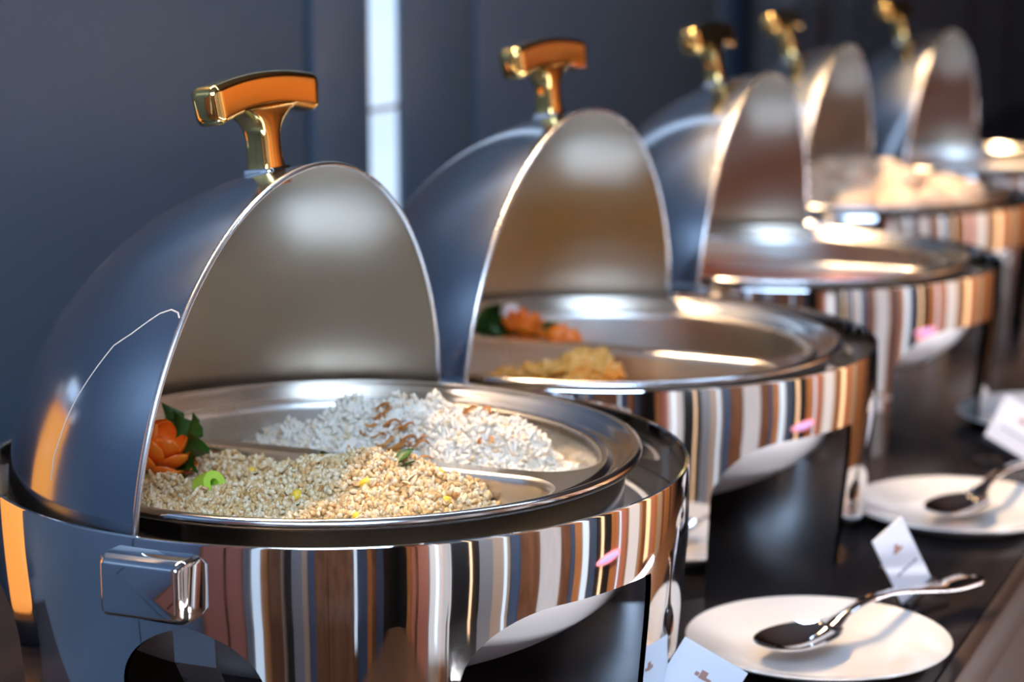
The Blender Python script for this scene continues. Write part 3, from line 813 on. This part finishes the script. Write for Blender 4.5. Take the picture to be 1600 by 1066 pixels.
leaf('lettuce_leaf', dl(3, -0.125, -0.05, 0.045), 0.05, 0.022, M['leaf'], (0.4, -1.2, 0.6), 'green leaf standing at the lid side of the bun heap', 'leaf', lobes=0.2)
nugget('chilli_piece', dl(3, -0.105, -0.055, 0.048), (0.010, 0.007, 0.016), MATS['chilli'], 41, 'red chilli beside the green leaf on the bun heap', 'chilli')
liquid('brown_sauce', 4, -1, -0.030, M['brown'], 'brown sauce in the front compartment of the farthest dish', 'sauce')
liquid('brown_sauce', 4, 1, -0.030, M['brown'], 'brown sauce in the rear compartment of the farthest dish', 'sauce')
# ------------------------------------------------------------------ plates, serving spoons, name cards
def make_plate(x, y, label):
    prof = [(0.0, 0.004), (0.050, 0.004), (0.056, 0.005), (0.066, 0.0085), (0.084, 0.0135), (0.0885, 0.0150), (0.0895, 0.0142), (0.0885, 0.0128),
            (0.068, 0.0055), (0.056, 0.0015), (0.055, 0.0), (0.050, 0.0), (0.049, 0.0015), (0.0, 0.0015)]
    o = lathe('plate', prof, M['white'], n=96, closed=False, angle=50); o.location = (x, y, TZ)
    return tag(o, label, 'plate', 'serving spoon plates beside the chafing dishes')
PL = [(0.207, 1.432, 'white plate in front, under the nearest serving spoon'), (0.372, 1.780, 'white plate in the middle, between the two leaning cards'),
      (0.530, 2.130, 'farthest white plate, behind the tilted card at the right edge')]
for x, y, lb in PL: make_plate(x, y, lb)
def make_spoon(bowl, end, zb, ze, label):
    """serving spoon: bowl at one end, long handle that widens at the other"""
    b = Vector((bowl[0], bowl[1], TZ + zb)); e = Vector((end[0], end[1], TZ + ze)); d = e - b; L = d.length
    root = empty('serving_spoon', b); root.rotation_euler = d.to_track_quat('X', 'Z').to_euler(); tag(root, label, 'spoon', 'serving spoons on the plates')
    NU, NV = 24, 10; v = []; f = []
    for s_ in (0, 1):
        for j in range(NV + 1):
            t = j / NV
            for i in range(NU):
                a = 2 * PI * i / NU; v.append((0.036 * t * math.cos(a) * (1.0 + 0.12 * math.cos(a)), 0.024 * t * math.sin(a), -0.0085 * (1 - t * t) + s_ * 0.0012 + 0.008))
    off = (NV + 1) * NU
    for s_ in (0, 1):
        for j in range(NV):
            for i in range(NU):
                i2 = (i + 1) % NU; a = s_ * off; ff = (a + j * NU + i, a + j * NU + i2, a + (j + 1) * NU + i2, a + (j + 1) * NU + i); f.append(ff if not s_ else ff[::-1])
    for i in range(NU):
        i2 = (i + 1) % NU; f.append((NV * NU + i, NV * NU + i2, off + NV * NU + i2, off + NV * NU + i))
    mesh_obj('bowl', v, f, M['mirror'], root, angle=60)
    rings = []
    for i in range(31):
        t = i / 30; x = 0.034 + (L - 0.034) * t; w_ = 0.0045 + 0.0075 * sm((t - 0.35) / 0.6) ; 
        if t > 0.94: w_ *= math.sqrt(max(0.05, 1 - ((t - 0.94) / 0.065) ** 2))
        if t < 0.1: w_ += 0.005 * (1 - t / 0.1)
        z = 0.008 + 0.016 * math.sin(PI * min(1, t * 1.25)) * (1 - t)
        rings.append([(x, y_, z + zz) for y_, zz in rrect(w_, 0.0012, 0.0008, 3)])
    loft('handle', rings, M['mirror'], root, angle=50)
    return root
make_spoon((0.190, 1.418), (0.338, 1.545), 0.010, 0.014, 'steel serving spoon lying across the front plate, handle to the right')
make_spoon((0.365, 1.760), (0.500, 1.930), 0.010, 0.016, 'steel serving spoon lying on the middle plate')
make_spoon((0.520, 2.110), (0.690, 2.250), 0.010, 0.016, 'steel serving spoon lying on the farthest plate')
def make_card(x, y, rz, w_, h_, lean, roll, label, z=0.0):
    """name card in a small dark clip stand"""
    root = empty('name_card', (x, y, TZ + z), rz); tag(root, label, 'name card', 'name cards in clip stands on the table')
    rot = Matrix.Rotation(lean, 3, 'X') @ Matrix.Rotation(roll, 3, 'Y')
    def T(bm): bmesh.ops.transform(bm, matrix=Matrix.Translation((0, 0, 0.010)) @ rot.to_4x4(), verts=bm.verts)
    bm = bmesh.new(); box_bm(bm, Vector((0, 0, h_ / 2)), (w_, 0.0014, h_)); T(bm); pc = bm_obj('card', bm, M['card'], root, smooth=False)
    bm = bmesh.new()
    for cx, cz, a, b in ((0.0, 0.70, 0.0045, 0.0055), (0.004, 0.67, 0.004, 0.002), (-0.004, 0.68, 0.0025, 0.0025)): box_bm(bm, Vector((cx, -0.0009, h_ * cz)), (a, 0.0004, b))
    T(bm); bm_obj('motif', bm, M['ink'], pc, smooth=False)
    bm = bmesh.new()
    x0 = -w_ * 0.3
    for wl_ in (0.005, 0.007, 0.004, 0.006): box_bm(bm, Vector((x0 + wl_ / 2, -0.0009, h_ * 0.40)), (wl_, 0.0004, 0.0016)); x0 += wl_ + 0.0015
    T(bm); bm_obj('lettering', bm, M['ink2'], pc, smooth=False)
    bm = bmesh.new(); box_bm(bm, Vector((0, 0.004, 0.002)), (w_ * 1.0, 0.034, 0.004), bev=0.001); bm_obj('stand_base', bm, M['dark'], root)
    bm = bmesh.new()
    box_bm(bm, Vector((0, 0.0035, h_ * 0.30)), (w_ * 0.96, 0.004, h_ * 0.66), bev=0.0008); T(bm); bm_obj('stand_back', bm, M['mirror_in'], root)
    bm = bmesh.new(); box_bm(bm, Vector((0, 0, 0.0)), (w_ * 1.02, 0.010, 0.006), bev=0.001); T(bm); bm_obj('clip', bm, M['dark'], root)
    return root
make_card(0.294, 1.540, 0.75, 0.040, 0.054, -0.35, -0.30, 'leaning white name card behind the front plate')
make_card(0.098, 1.275, -0.25, 0.045, 0.050, -0.55, 0.45, 'white name card at the bottom edge, in front of the front plate')
make_card(0.452, 1.970, 0.2, 0.050, 0.055, -0.6, 0.65, 'white name card at the right edge, before the farthest plate')

# ------------------------------------------------------------------ amber lantern behind the nearest dish, seen mirrored in its lid
def lantern():
    root = empty('table_lantern', rw(-0.06, 0.17, TZ), RYAW); tag(root, 'amber glass table lantern beside the wall, mirrored in the nearest lid', 'lantern')
    box('base', (0, 0, 0.01), (0.10, 0.10, 0.02), M['dark'], root, bev=0.004)
    bm = bmesh.new(); box_bm(bm, Vector((0, 0, 0.135)), (0.084, 0.084, 0.23), bev=0.012, seg=3); bm_obj('amber_glass', bm, M['amber'], root)
    box('cap', (0, 0, 0.262), (0.10, 0.10, 0.022), M['satin'], root, bev=0.006)
    bm = bmesh.new(); box_bm(bm, Vector((0, 0, 0.288)), (0.05, 0.05, 0.03), bev=0.010, seg=3); bm_obj('top_light', bm, M['win'], root)
lantern()

# reflection of a cable, modelled as a thin pale line on the nearest lid, and an oval lit sign on the far side of the room
DP = [(-0.0942, -0.1785, 0.0387), (-0.094, -0.1754, 0.0512), (-0.0911, -0.174, 0.0606), (-0.0874, -0.1709, 0.0734), (-0.082, -0.1679, 0.0856), (-0.075, -0.1647, 0.0974), (-0.0676, -0.1609, 0.1085), (-0.0624, -0.1579, 0.1157), (-0.0516, -0.1564, 0.1229), (-0.042, -0.1532, 0.1304), (-0.0357, -0.1509, 0.1349), (-0.0286, -0.1501, 0.1374), (-0.0232, -0.152, 0.1363), (-0.0201, -0.1553, 0.133)]
lid0 = [c for c in DISH[0].children if c.name.startswith('lid')][0]
fine = []
for a, b in zip(DP[:-1], DP[1:]):
    for k in range(4): fine.append(Vector(a).lerp(Vector(b), k / 4))
rings = []
for k, p in enumerate(fine):
    n_ = p.normalized(); c = n_ * (SPH + 0.00005); t_ = (fine[min(k + 1, len(fine) - 1)] - fine[max(k - 1, 0)]).normalized(); b_ = n_.cross(t_)
    rings.append([tuple(c + b_ * 0.0005 * math.cos(e) + n_ * 0.00018 * math.sin(e)) for e in [2 * PI * q / 6 for q in range(6)]])
dm = loft('cable_reflection', rings, mat('reflection_line', (0.62, 0.60, 0.56), 0.6), lid0); dm.location = (0, 0, ZL); dm['label'] = 'thin pale reflection of a cable, modelled as a line on the outside of the lid'
sign = empty('oval_sign', rw(1.12, T1 - 0.08, 0.60), RYAW); tag(sign, 'oval pink and blue lit sign across the room, mirrored in the second dish', 'sign')
for nm, sy, sz, dx, m_ in (('rim', 0.26, 0.055, 0.0, mat('sign_pink', (0.9, 0.4, 0.45), 0.3, emit=(1.0, 0.30, 0.38), estr=1.0)), ('face', 0.20, 0.024, -0.012, mat('sign_blue', (0.4, 0.4, 0.9), 0.3, emit=(0.35, 0.40, 1.0), estr=1.2))):
    loft(nm, [[(dx + q, sy * math.cos(e), sz * math.sin(e)) for e in [2 * PI * w_ / 36 for w_ in range(36)]] for q in (0.0, -0.02)], m_, sign)
